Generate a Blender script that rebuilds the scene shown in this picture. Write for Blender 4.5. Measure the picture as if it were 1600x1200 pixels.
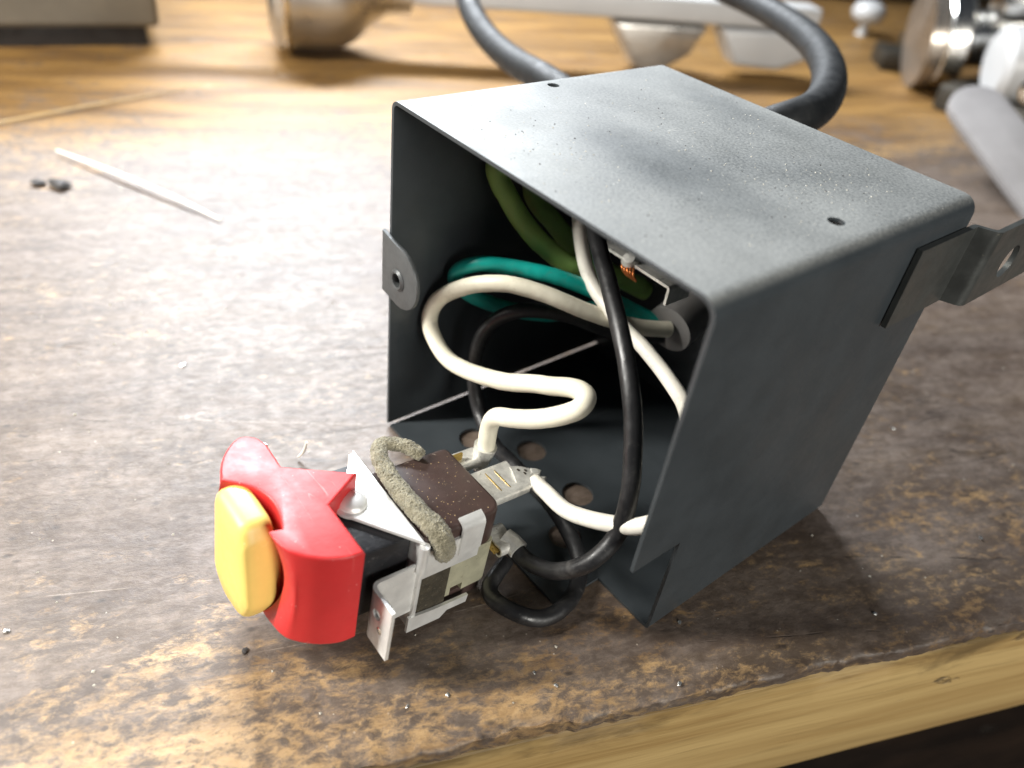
import bpy, bmesh, math, random
from mathutils import Vector, Matrix, noise
random.seed(7)
scene = bpy.context.scene
for o in list(bpy.data.objects):
    bpy.data.objects.remove(o, do_unlink=True)
COL = scene.collection

# ---------------------------------------------------------------- camera
cam_data = bpy.data.cameras.new('camera')
cam = bpy.data.objects.new('camera', cam_data)
COL.objects.link(cam)
right = Vector((0.6139, 0.7814, 0.1115)); up = Vector((-0.5413, 0.3140, 0.7800)); fwd = Vector((-0.5745, 0.5392, -0.6158))
m3 = Matrix((right, up, -fwd)).transposed()
cam.matrix_world = Matrix.Translation((0.1556, -0.0957, 0.1621)) @ m3.to_4x4()
cam_data.sensor_width = 36.0
cam_data.lens = 1214.2 / 1600 * 36.0
cam_data.clip_start = 0.005
cam_data.clip_end = 50
cam_data.dof.use_dof = True
cam_data.dof.focus_distance = 0.185
cam_data.dof.aperture_fstop = 9.0
scene.camera = cam

# ---------------------------------------------------------------- world and lamps
world = bpy.data.worlds.new('World')
scene.world = world
world.use_nodes = True
bg = world.node_tree.nodes['Background']
bg.inputs[0].default_value = (0.74, 0.84, 1.0, 1)
bg.inputs[1].default_value = 0.05

def area_lamp(name, loc, target, size, power, colour, spread=180):
    d = bpy.data.lights.new(name, 'AREA')
    d.shape = 'DISK'; d.size = size; d.energy = power; d.color = colour
    d.spread = math.radians(spread)
    o = bpy.data.objects.new(name, d)
    COL.objects.link(o)
    o.location = loc
    o.rotation_euler = (Vector(target) - Vector(loc)).to_track_quat('-Z', 'Y').to_euler()
    return o
def tube_lamp(name, loc, target, length, width, power, colour):
    """long lamp whose length runs parallel to the bench edge"""
    d = bpy.data.lights.new(name, 'AREA')
    d.shape = 'RECTANGLE'; d.size = length; d.size_y = width; d.energy = power; d.color = colour
    o = bpy.data.objects.new(name, d)
    COL.objects.link(o)
    z = (Vector(loc) - Vector(target)).normalized()
    x = Vector((0.382, 0.924, 0)).normalized(); x = (x - z * x.dot(z)).normalized()
    y = z.cross(x)
    o.matrix_world = Matrix.Translation(loc) @ Matrix((x, y, z)).transposed().to_4x4()
    return o
# a tube low over the front of the bench, a long cool tube over its back, and the dim room light on the viewer's side
tube_lamp('bench_tube_lamp', (-0.22, -0.42, 0.38), (-0.08, -0.05, 0.0), 0.46, 0.05, 8.5, (1.0, 0.97, 0.91))
tube_lamp('back_tube_lamp', (-0.61, 0.235, 0.50), (0.0, 0.05, 0.0), 0.46, 0.10, 17.5, (0.90, 0.95, 1.0))
area_lamp('room_lamp', (1.0, -0.1, 0.32), (0.08, 0.03, 0.0), 0.4, 8.0, (1.0, 0.97, 0.90))

scene.view_settings.view_transform = 'Standard'
scene.view_settings.look = 'None'
scene.view_settings.gamma = 1.0
scene.view_settings.use_curve_mapping = False
scene.view_settings.exposure = 0.2

# ---------------------------------------------------------------- helpers
def tag(o, label=None, cat=None, group=None, kind=None):
    if label: o['label'] = label
    if cat: o['category'] = cat
    if group: o['group'] = group
    if kind: o['kind'] = kind
    return o

def empty(name, loc=(0, 0, 0), label=None, cat=None, group=None):
    o = bpy.data.objects.new(name, None)
    o.empty_display_size = 0.01
    COL.objects.link(o)
    o.location = loc
    return tag(o, label, cat, group)

def link(name, me, mat, parent=None, smooth=True, angle=35):
    me.materials.clear()
    me.materials.append(mat)
    if smooth:
        for p in me.polygons: p.use_smooth = True
        me.set_sharp_from_angle(angle=math.radians(angle))
    o = bpy.data.objects.new(name, me)
    COL.objects.link(o)
    if parent: o.parent = parent
    return o

def from_bm(name, bm, mat, parent=None, smooth=True, angle=35):
    bmesh.ops.recalc_face_normals(bm, faces=bm.faces)
    me = bpy.data.meshes.new(name)
    bm.to_mesh(me); bm.free()
    return link(name, me, mat, parent, smooth, angle)

def bm_box(bm, lo, hi, bevel=0.0, seg=2):
    r = bmesh.ops.create_cube(bm, size=1.0)
    for v in r['verts']:
        v.co = Vector([lo[i] + (v.co[i] + 0.5) * (hi[i] - lo[i]) for i in range(3)])
    if bevel:
        es = list({e for v in r['verts'] for e in v.link_edges})
        bmesh.ops.bevel(bm, geom=es, offset=bevel, segments=seg, profile=0.5, affect='EDGES')

def box(name, lo, hi, mat, parent=None, bevel=0.0, seg=2):
    bm = bmesh.new()
    bm_box(bm, lo, hi, bevel, seg)
    return from_bm(name, bm, mat, parent)

def catmull(P, n=10):
    P = [Vector(p) for p in P]
    out = []
    for i in range(len(P) - 1):
        p0 = P[i - 1] if i else P[0] * 2 - P[1]
        p1, p2 = P[i], P[i + 1]
        p3 = P[i + 2] if i + 2 < len(P) else P[-1] * 2 - P[-2]
        # centripetal parameterisation keeps tight bends round
        t0 = 0; t1 = t0 + max((p1 - p0).length, 1e-6) ** 0.5; t2 = t1 + max((p2 - p1).length, 1e-6) ** 0.5; t3 = t2 + max((p3 - p2).length, 1e-6) ** 0.5
        for k in range(n):
            t = t1 + (t2 - t1) * k / n
            a1 = p0 * ((t1 - t) / (t1 - t0)) + p1 * ((t - t0) / (t1 - t0))
            a2 = p1 * ((t2 - t) / (t2 - t1)) + p2 * ((t - t1) / (t2 - t1))
            a3 = p2 * ((t3 - t) / (t3 - t2)) + p3 * ((t - t2) / (t3 - t2))
            b1 = a1 * ((t2 - t) / (t2 - t0)) + a2 * ((t - t0) / (t2 - t0))
            b2 = a2 * ((t3 - t) / (t3 - t1)) + a3 * ((t - t1) / (t3 - t1))
            out.append(b1 * ((t2 - t) / (t2 - t1)) + b2 * ((t - t1) / (t2 - t1)))
    out.append(P[-1])
    return out

def smooth_path(P, n=10, passes=3):
    Q = catmull(P, n)
    # even spacing along the curve
    L = [0.0]
    for i in range(1, len(Q)): L.append(L[-1] + (Q[i] - Q[i - 1]).length)
    m = max(len(Q), 4); E = []; j = 0
    for i in range(m):
        t = L[-1] * i / (m - 1)
        while j < len(Q) - 2 and L[j + 1] < t: j += 1
        f = (t - L[j]) / max(L[j + 1] - L[j], 1e-9)
        E.append(Q[j].lerp(Q[j + 1], min(max(f, 0), 1)))
    Q = E
    for _ in range(passes):
        Q = [Q[0]] + [(Q[i - 1] + Q[i] * 2 + Q[i + 1]) / 4 for i in range(1, len(Q) - 1)] + [Q[-1]]
    return Q

def bm_tube(bm, Q, r, sides=18, caps=True, rfun=None, flat=1.0, upv=None):
    T = [(Q[min(i + 1, len(Q) - 1)] - Q[max(i - 1, 0)]).normalized() for i in range(len(Q))]
    u = T[0].orthogonal().normalized() if upv is None else (Vector(upv) - T[0] * T[0].dot(Vector(upv))).normalized()
    rings = []
    for i, p in enumerate(Q):
        if upv is None:
            u = (u - T[i] * u.dot(T[i])).normalized()
        else:
            u = (Vector(upv) - T[i] * T[i].dot(Vector(upv))).normalized()
        w = T[i].cross(u)
        rr = r if rfun is None else rfun(i / (len(Q) - 1)) * r
        rings.append([bm.verts.new(p + (u * math.cos(a) * flat + w * math.sin(a)) * rr) for a in [2 * math.pi * k / sides for k in range(sides)]])
    for i in range(len(rings) - 1):
        for k in range(sides):
            bm.faces.new((rings[i][k], rings[i][(k + 1) % sides], rings[i + 1][(k + 1) % sides], rings[i + 1][k]))
    if caps:
        bm.faces.new(list(reversed(rings[0]))); bm.faces.new(rings[-1])

def tube(name, P, r, mat, parent=None, n=10, sides=18, passes=3, **kw):
    bm = bmesh.new()
    bm_tube(bm, smooth_path(P, n, passes), r, sides, **kw)
    return from_bm(name, bm, mat, parent, angle=60)

def bm_lathe(bm, prof, mtx=Matrix(), seg=32):
    """profile of (radius, height) turned about the z axis of mtx"""
    rings = []
    for (r, z) in prof:
        rings.append([bm.verts.new(mtx @ Vector((r * math.cos(2 * math.pi * k / seg), r * math.sin(2 * math.pi * k / seg), z))) for k in range(seg)])
    for i in range(len(rings) - 1):
        for k in range(seg):
            bm.faces.new((rings[i][k], rings[i][(k + 1) % seg], rings[i + 1][(k + 1) % seg], rings[i + 1][k]))
    bm.faces.new(list(reversed(rings[0]))); bm.faces.new(rings[-1])

def lathe(name, prof, mat, parent=None, mtx=Matrix(), seg=32, angle=35):
    bm = bmesh.new(); bm_lathe(bm, prof, mtx, seg)
    return from_bm(name, bm, mat, parent, angle=angle)

def axis_mtx(loc, d):
    return Matrix.Translation(loc) @ Vector(d).to_track_quat('Z', 'Y').to_matrix().to_4x4()

def bm_prism(bm, prof, h0, h1, mp=lambda u, v, w: (u, v, w), bevel=0.0, seg=2):
    lo = [bm.verts.new(mp(u, v, h0)) for u, v in prof]
    hi = [bm.verts.new(mp(u, v, h1)) for u, v in prof]
    n = len(prof)
    fs = [bm.faces.new(list(reversed(lo))), bm.faces.new(hi)]
    for i in range(n):
        fs.append(bm.faces.new((lo[i], lo[(i + 1) % n], hi[(i + 1) % n], hi[i])))
    bmesh.ops.recalc_face_normals(bm, faces=fs)
    if bevel:
        es = list(fs[0].edges) + list(fs[1].edges)
        bmesh.ops.bevel(bm, geom=es, offset=bevel, segments=seg, profile=0.5, affect='EDGES')

def prism(name, prof, h0, h1, mat, parent=None, mp=lambda u, v, w: (u, v, w), bevel=0.0, seg=2, angle=35):
    bm = bmesh.new(); bm_prism(bm, prof, h0, h1, mp, bevel, seg)
    return from_bm(name, bm, mat, parent, angle=angle)

def fillet(pts, radii, closed=False, seg=6):
    """polyline with rounded corners (2D)"""
    out = []
    n = len(pts)
    for i in range(n):
        p = Vector(pts[i]); r = radii[i] if hasattr(radii, '__len__') else radii
        if r == 0 or (not closed and i in (0, n - 1)):
            out.append(p); continue
        a = Vector(pts[i - 1]); b = Vector(pts[(i + 1) % n])
        da = (a - p).normalized(); db = (b - p).normalized()
        ang = da.angle(db)
        t = min(r / math.tan(ang / 2), (a - p).length * 0.49, (b - p).length * 0.49)
        rr = t * math.tan(ang / 2)
        c = p + (da + db).normalized() * (rr / math.sin(ang / 2))
        s = p + da * t - c; e = p + db * t - c
        tot = math.atan2(s.x * e.y - s.y * e.x, s.dot(e))
        for k in range(seg + 1):
            th = tot * k / seg
            out.append(c + Vector((s.x * math.cos(th) - s.y * math.sin(th), s.x * math.sin(th) + s.y * math.cos(th))))
    return out

def sheet_profile(line, t):
    """closed outline of a sheet of thickness t bent along a 2D polyline (offset to the right of travel)"""
    n = len(line)
    off = []
    for i in range(n):
        d0 = (line[i] - line[max(i - 1, 0)]); d1 = (line[min(i + 1, n - 1)] - line[i])
        if d0.length < 1e-9: d0 = d1
        if d1.length < 1e-9: d1 = d0
        d0 = d0.normalized(); d1 = d1.normalized()
        n0 = Vector((d0.y, -d0.x)); n1 = Vector((d1.y, -d1.x))
        nn = (n0 + n1).normalized()
        off.append(line[i] + nn * (t / max(nn.dot(n0), 0.3)))
    return list(line) + list(reversed(off))

def bm_sheet(bm, pts, radii, t, w0, w1, mp, seg=6):
    """a bent sheet as quads: outer and inner skins, ends and sides"""
    line = fillet(pts, radii, False, seg)
    pr = sheet_profile(line, t)
    n = len(line)
    A = [bm.verts.new(mp(p.x, p.y, w0)) for p in pr]
    B = [bm.verts.new(mp(p.x, p.y, w1)) for p in pr]
    N = len(pr)
    for i in range(N):
        bm.faces.new((A[i], A[(i + 1) % N], B[(i + 1) % N], B[i]))
    for i in range(n - 1):
        j = N - 1 - i
        bm.faces.new((A[i], A[j], A[j - 1], A[i + 1]))
        bm.faces.new((B[i], B[i + 1], B[j - 1], B[j]))

def sheet(name, pts, radii, t, w0, w1, mat, parent=None, mp=lambda u, v, w: (u, w, v), seg=6):
    bm = bmesh.new(); bm_sheet(bm, pts, radii, t, w0, w1, mp, seg)
    return from_bm(name, bm, mat, parent, angle=30)

def cut(o, cutter_bms):
    """boolean the cutters out of o and keep a plain mesh"""
    tmp = []
    for bm in cutter_bms:
        bmesh.ops.recalc_face_normals(bm, faces=bm.faces)
        me = bpy.data.meshes.new('cutter'); bm.to_mesh(me); bm.free()
        c = bpy.data.objects.new('cutter', me); COL.objects.link(c)
        if o.parent: c.parent = o.parent
        md = o.modifiers.new('cut', 'BOOLEAN'); md.object = c; md.operation = 'DIFFERENCE'; md.solver = 'EXACT'
        tmp.append(c)
    bpy.context.view_layer.update()
    dg = bpy.context.evaluated_depsgraph_get()
    me = bpy.data.meshes.new_from_object(o.evaluated_get(dg))
    o.modifiers.clear()
    old = o.data; o.data = me; me.name = old.name
    for c in tmp: bpy.data.objects.remove(c, do_unlink=True)
    for p in me.polygons: p.use_smooth = True
    me.set_sharp_from_angle(angle=math.radians(30))

def cyl_bm(loc, d, r, h, seg=24):
    bm = bmesh.new(); bm_lathe(bm, [(r, -h / 2), (r, h / 2)], axis_mtx(loc, d), seg); return bm

def box_bm(lo, hi):
    bm = bmesh.new(); bm_box(bm, lo, hi); return bm

# ---------------------------------------------------------------- materials
class NT:
    def __init__(self, name):
        self.m = bpy.data.materials.new(name); self.m.use_nodes = True
        self.t = self.m.node_tree; self.b = self.t.nodes['Principled BSDF']
        self.co = self.t.nodes.new('ShaderNodeTexCoord').outputs['Object']
    def n(self, typ, **kw):
        x = self.t.nodes.new(typ)
        for k, v in kw.items(): setattr(x, k, v)
        return x
    def l(self, a, b): self.t.links.new(a, b)
    def setin(self, node, i, v):
        if isinstance(v, bpy.types.NodeSocket): self.l(v, node.inputs[i])
        else: node.inputs[i].default_value = v
    def mapping(self, scale=(1, 1, 1), rot=(0, 0, 0), loc=(0, 0, 0), src=None):
        x = self.n('ShaderNodeMapping'); self.l(src or self.co, x.inputs[0])
        x.inputs['Scale'].default_value = scale; x.inputs['Rotation'].default_value = rot; x.inputs['Location'].default_value = loc
        return x.outputs[0]
    def noise(self, scale, detail=4, rough=0.55, dist=0.0, src=None):
        x = self.n('ShaderNodeTexNoise'); self.l(src or self.co, x.inputs['Vector'])
        x.inputs['Scale'].default_value = scale; x.inputs['Detail'].default_value = detail
        x.inputs['Roughness'].default_value = rough; x.inputs['Distortion'].default_value = dist
        return x.outputs['Fac']
    def voronoi(self, scale, feature='F1', src=None, out='Distance', rnd=1.0):
        x = self.n('ShaderNodeTexVoronoi', feature=feature); self.l(src or self.co, x.inputs['Vector'])
        x.inputs['Scale'].default_value = scale; x.inputs['Randomness'].default_value = rnd
        return x.outputs[out]
    def ramp(self, f, a, b, lo=0.0, hi=1.0):
        x = self.n('ShaderNodeMapRange'); x.clamp = True; x.interpolation_type = 'SMOOTHSTEP'
        self.setin(x, 0, f); x.inputs[1].default_value = a; x.inputs[2].default_value = b; x.inputs[3].default_value = lo; x.inputs[4].default_value = hi
        return x.outputs[0]
    def math(self, op, a, b=0.0):
        x = self.n('ShaderNodeMath', operation=op); self.setin(x, 0, a); self.setin(x, 1, b); return x.outputs[0]
    def mix(self, f, a, b):
        x = self.n('ShaderNodeMix', data_type='RGBA')
        self.setin(x, 0, f)
        for i, v in ((6, a), (7, b)):
            if isinstance(v, bpy.types.NodeSocket): self.l(v, x.inputs[i])
            else: x.inputs[i].default_value = (*v, 1) if len(v) == 3 else v
        return x.outputs[2]
    def bump(self, h, strength=0.3, dist=0.001, prev=None):
        x = self.n('ShaderNodeBump'); x.inputs['Strength'].default_value = strength; x.inputs['Distance'].default_value = dist
        self.l(h, x.inputs['Height'])
        if prev is not None: self.l(prev, x.inputs['Normal'])
        return x.outputs[0]
    def sep(self, src=None):
        x = self.n('ShaderNodeSeparateXYZ'); self.l(src or self.co, x.inputs[0]); return x.outputs
    def out(self, col=None, rough=None, metal=None, normal=None, **kw):
        for k, v in (('Base Color', col), ('Roughness', rough), ('Metallic', metal), ('Normal', normal), *kw.items()):
            if v is None: continue
            if isinstance(v, bpy.types.NodeSocket): self.l(v, self.b.inputs[k])
            else: self.b.inputs[k].default_value = (*v, 1) if hasattr(v, '__len__') and len(v) == 3 else v
        return self.m

def plain(name, col, rough=0.4, metal=0.0, var=0.25, scale=150.0, bump=0.15, dirt=None, dirt_amt=0.3, **kw):
    """painted, moulded or plated surface with slight tone and gloss variation and specks of dirt"""
    k = NT(name)
    f = k.noise(scale, 5, 0.6)
    dark = tuple(c * (1 - var) for c in col)
    c = k.mix(k.ramp(f, 0.3, 0.7), dark, col)
    if dirt:
        d = k.ramp(k.noise(scale * 2.3, 6, 0.7), 0.66 - dirt_amt * 0.3, 0.74)
        c = k.mix(d, c, dirt)
    r = k.ramp(k.noise(scale * 0.6, 4, 0.6), 0.3, 0.7, max(rough - 0.1, 0.02), min(rough + 0.12, 1))
    return k.out(c, r, metal, k.bump(k.noise(scale * 4, 4, 0.6), bump, 0.0004), **kw)

GRAIN = math.atan2(0.924, 0.382)        # direction of the bench edge and of its grain

def bench_material():
    k = NT('worn_bench')
    g = k.mapping(rot=(0, 0, -GRAIN))                       # x runs along the grain
    s = k.mapping(scale=(0.55, 1, 1), src=g)                # stretched along the grain
    fine = k.mapping(scale=(0.16, 1, 1), src=g)
    long_ = k.mapping(scale=(0.03, 1, 1), src=g)
    y = k.sep(g)[1]                                         # distance across the bench, 0 through the box corner
    back = k.ramp(y, 0.14, 0.30)
    front = k.math('MULTIPLY', k.ramp(y, -0.105, -0.035, 1.0, 0.0), k.ramp(k.sep(g)[0], -0.01, 0.09, 1.0, 0.45))
    # bare wood: amber under old varnish at the back, scrubbed pale near the front
    w = k.noise(60, 5, 0.6, 0.4, src=fine)
    wood_b = k.mix(k.ramp(w, 0.3, 0.72), (0.14, 0.070, 0.018), (0.31, 0.172, 0.048))
    wood_f = k.mix(k.ramp(k.math('ADD', k.math('MULTIPLY', w, 0.6), k.math('MULTIPLY', k.noise(700, 5, 0.75, src=s), 0.4)), 0.38, 0.62), (0.20, 0.118, 0.054), (0.40, 0.265, 0.130))
    wood = k.mix(back, wood_f, wood_b)
    # grime: thick over the working area, thin at the back and rubbed through along the front edge
    cover = k.math('ADD', k.math('MULTIPLY', back, -0.33), k.math('MULTIPLY', front, -0.20))
    big = k.noise(11, 4, 0.6, 0.6, src=s)
    mid = k.noise(95, 6, 0.75, 0.4, src=s)
    sml = k.noise(430, 7, 0.78, 0.3, src=s)
    v = k.math('ADD', k.math('ADD', k.math('MULTIPLY', big, 0.50), k.math('MULTIPLY', mid, 0.75)), k.math('MULTIPLY', sml, 0.95))
    v = k.math('ADD', k.math('SUBTRACT', v, 0.925), cover)
    grime = k.ramp(v, -0.12, 0.10)
    tone = k.noise(48, 6, 0.7, src=s)
    dirt = k.mix(k.ramp(k.math('ADD', k.math('MULTIPLY', tone, 0.55), k.math('MULTIPLY', k.noise(240, 6, 0.75, 0.4, src=s), 0.45)), 0.38, 0.62), (0.056, 0.041, 0.034), (0.160, 0.130, 0.114))
    dirt = k.mix(k.ramp(sml, 0.42, 0.64, 0, 0.55), dirt, (0.030, 0.022, 0.019))
    col = k.mix(k.math('MULTIPLY', grime, 0.90), wood, dirt)
    gl = k.noise(210, 4, 0.65, 0.3, src=long_)
    col = k.mix(k.ramp(gl, 0.42, 0.62, 0.0, 0.28), col, (0.042, 0.028, 0.021))
    # black stains, cracks along the grain and pits
    st = k.ramp(k.noise(26, 6, 0.68, 0.8, src=s), 0.60, 0.74)
    col = k.mix(k.math('MULTIPLY', st, 0.7), col, (0.035, 0.024, 0.020))
    ln = k.math('ABSOLUTE', k.math('SUBTRACT', k.noise(26, 3, 0.5, 0.2, src=fine), 0.5))
    crack = k.math('MULTIPLY', k.ramp(ln, 0.0, 0.004, 1, 0), k.ramp(k.noise(28, 3), 0.52, 0.6))
    cross = k.mapping(scale=(1, 0.10, 1), rot=(0, 0, 0.2), src=g)
    l2 = k.math('ABSOLUTE', k.math('SUBTRACT', k.noise(16, 1, 0.5, 0.0, src=cross), 0.5))
    scr = k.math('MULTIPLY', k.ramp(l2, 0.0, 0.0035, 1, 0), k.ramp(k.noise(9, 2), 0.54, 0.6))
    pit = k.ramp(k.math('ADD', k.voronoi(260, src=s), k.math('MULTIPLY', sml, 0.35)), 0.24, 0.42, 1, 0)
    pit = k.math('MULTIPLY', pit, k.ramp(k.noise(60, 3), 0.50, 0.60))
    dk = k.math('MAXIMUM', crack, k.math('MAXIMUM', k.math('MULTIPLY', scr, 0.15), pit))
    col = k.mix(k.math('MULTIPLY', dk, 0.8), col, (0.028, 0.020, 0.016))
    # pale specks and scuffs
    sp = k.ramp(k.voronoi(320), 0.05, 0.10, 1, 0)
    sp = k.math('MULTIPLY', sp, k.ramp(k.noise(70, 3), 0.54, 0.62))
    sc = k.math('MULTIPLY', k.ramp(k.noise(70, 5, 0.7, 1.0, src=s), 0.66, 0.74), k.ramp(k.noise(12, 2), 0.52, 0.62))
    cr2 = k.mapping(scale=(0.12, 1, 1), rot=(0, 0, 0.9), src=g)
    l3 = k.math('ABSOLUTE', k.math('SUBTRACT', k.noise(20, 1, 0.5, 0.1, src=cr2), 0.5))
    hair = k.math('MULTIPLY', k.math('MULTIPLY', k.ramp(l3, 0.0, 0.0022, 1, 0), k.ramp(k.noise(11, 2), 0.52, 0.58)), k.ramp(k.noise(300, 3), 0.4, 0.55))
    col = k.mix(k.math('MULTIPLY', k.math('MAXIMUM', k.math('MULTIPLY', hair, 0.5), k.math('MAXIMUM', sc, sp)), 0.55), col, (0.52, 0.45, 0.37))
    h = k.math('ADD', k.math('MULTIPLY', mid, 0.6), k.math('MULTIPLY', sml, 0.5))
    h = k.math('SUBTRACT', h, k.math('MULTIPLY', crack, 0.4))
    h = k.math('ADD', h, k.math('MULTIPLY', k.noise(900, 4, 0.6, src=s), 0.16))
    nrm = k.bump(h, 0.42, 0.0012)
    rough = k.ramp(k.math('ADD', k.math('MULTIPLY', sml, 0.5), k.math('MULTIPLY', mid, 0.5)), 0.35, 0.65, 0.40, 0.58)
    return k.out(col, rough, 0.0, nrm, **{'Specular IOR Level': 0.55})

def lumber_material(name, a, b, pitc):
    k = NT(name)
    g = k.mapping(rot=(0, 0, -GRAIN))
    s = k.mapping(scale=(0.06, 1, 1), src=g)
    f = k.noise(70, 5, 0.6, 1.2, src=s)
    col = k.mix(k.ramp(f, 0.3, 0.7), a, b)
    fn = k.noise(420, 3, 0.6, src=s)
    col = k.mix(k.ramp(fn, 0.55, 0.75, 0, 0.35), col, tuple(c * 0.6 for c in a))
    d = k.mapping(scale=(0.3, 1, 1), src=g)
    p = k.math('MULTIPLY', k.ramp(k.noise(90, 4, 0.6, 0.5, src=d), 0.64, 0.70), k.ramp(k.noise(22, 2), 0.5, 0.62))
    col = k.mix(k.math('MULTIPLY', p, 0.8), col, pitc)
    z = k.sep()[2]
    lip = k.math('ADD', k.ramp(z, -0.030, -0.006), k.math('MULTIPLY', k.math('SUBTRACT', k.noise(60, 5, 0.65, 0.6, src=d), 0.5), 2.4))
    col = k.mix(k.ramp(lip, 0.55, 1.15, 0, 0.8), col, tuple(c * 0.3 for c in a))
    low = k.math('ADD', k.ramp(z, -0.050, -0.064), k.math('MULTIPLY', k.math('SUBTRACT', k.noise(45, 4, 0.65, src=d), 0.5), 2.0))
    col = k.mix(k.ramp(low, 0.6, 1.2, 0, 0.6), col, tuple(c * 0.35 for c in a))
    return k.out(col, 0.62, 0.0, k.bump(k.math('SUBTRACT', fn, k.math('MULTIPLY', p, 2.0)), 0.55, 0.0010))

def sheet_steel_material():
    """dark grey finish with pale dust settled on the upward faces, wiped in the middle"""
    k = NT('dark_sheet_steel')
    f = k.noise(60, 5, 0.6)
    base = k.mix(k.ramp(f, 0.3, 0.7), (0.035, 0.042, 0.047), (0.044, 0.052, 0.058))
    geo = k.n('ShaderNodeNewGeometry')
    upz = k.sep(geo.outputs['Normal'])[2]
    co = k.sep()
    top = k.math('MULTIPLY', k.ramp(upz, 0.55, 0.95), k.ramp(co[2], 0.09, 0.095))
    # wiped streak along the middle of the lid
    m = k.mapping(loc=(-0.055, -0.034, 0))
    mm = k.mapping(rot=(0, 0, 0.30), scale=(1, 2.6, 0), src=m)
    ln = k.n('ShaderNodeVectorMath', operation='LENGTH'); k.l(mm, ln.inputs[0])
    m2 = k.mapping(rot=(0, 0, -0.1), scale=(0.8, 2.2, 0), src=k.mapping(loc=(-0.034, -0.080, 0)))
    ln2 = k.n('ShaderNodeVectorMath', operation='LENGTH'); k.l(m2, ln2.inputs[0])
    wob = k.math('MULTIPLY', k.math('SUBTRACT', k.noise(90, 5, 0.7), 0.5), 0.022)
    near = k.math('MINIMUM', ln.outputs['Value'], k.math('ADD', ln2.outputs['Value'], 0.016))
    wipe = k.ramp(k.math('ADD', near, wob), 0.008, 0.042)
    dn = k.math('ADD', k.math('MULTIPLY', k.noise(24, 5, 0.6), 0.35), k.math('MULTIPLY', k.noise(1500, 4, 0.75), 0.65))
    dust = k.math('MULTIPLY', k.ramp(dn, 0.22, 0.72), k.math('ADD', k.math('MULTIPLY', wipe, 0.25), 0.28))
    dust = k.math('MULTIPLY', dust, top)
    col = k.mix(dust, base, (0.40, 0.405, 0.385))
    spk = k.math('MULTIPLY', k.ramp(k.voronoi(420), 0.06, 0.12, 1, 0), k.ramp(k.noise(110, 3), 0.55, 0.62))
    col = k.mix(k.math('MULTIPLY', k.math('MULTIPLY', spk, top), 0.3), col, (0.75, 0.73, 0.68))
    # hair scratches
    sm = k.mapping(scale=(1, 0.07, 0.07), rot=(0.9, 0.2, 0.5))
    s1 = k.math('ABSOLUTE', k.math('SUBTRACT', k.noise(60, 2, src=sm), 0.5))
    scr = k.math('MULTIPLY', k.ramp(s1, 0, 0.0022, 1, 0), k.ramp(k.noise(50, 2), 0.6, 0.66))
    col = k.mix(k.math('MULTIPLY', scr, 0.4), col, (0.35, 0.35, 0.32))
    rough = k.math('ADD', k.ramp(k.noise(70, 5, 0.65), 0.3, 0.7, 0.36, 0.52), k.math('MULTIPLY', dust, 0.45))
    return k.out(col, rough, 0.15, k.bump(k.noise(1200, 3, 0.6), 0.12, 0.0003), **{'Specular IOR Level': 0.55})

def foam_material():
    k = NT('dusty_foam')
    v = k.voronoi(3200)
    f = k.noise(3800, 3, 0.7)
    col = k.mix(k.ramp(k.noise(300, 5, 0.7), 0.3, 0.7), (0.17, 0.152, 0.095), (0.36, 0.325, 0.225))
    col = k.mix(k.ramp(f, 0.35, 0.6, 0.55, 0), col, (0.085, 0.075, 0.05))
    return k.out(col, 0.95, 0, k.bump(k.math('ADD', v, f), 0.8, 0.0004), **{'Sheen Weight': 0.25})

def insulation(name, col, rough=0.36, dirt=(0.16, 0.13, 0.10), amt=0.18, sss=0.0):
    k = NT(name)
    c = k.mix(k.ramp(k.noise(70, 4), 0.3, 0.7), tuple(x * 0.84 for x in col), col)
    c = k.mix(k.ramp(k.noise(140, 6, 0.75, 0.6), 0.52, 0.74, 0, amt * 1.6), c, dirt)
    c = k.mix(k.ramp(k.noise(900, 4, 0.7), 0.64, 0.72, 0, amt * 2), c, dirt)
    r = k.ramp(k.noise(180, 5, 0.7), 0.3, 0.7, rough - 0.06, rough + 0.2)
    h = k.math('ADD', k.math('MULTIPLY', k.noise(130, 3, 0.5), 1.2), k.math('MULTIPLY', k.noise(900, 4, 0.6), 0.25))
    return k.out(c, r, 0, k.bump(h, 0.22, 0.0009))

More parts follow.
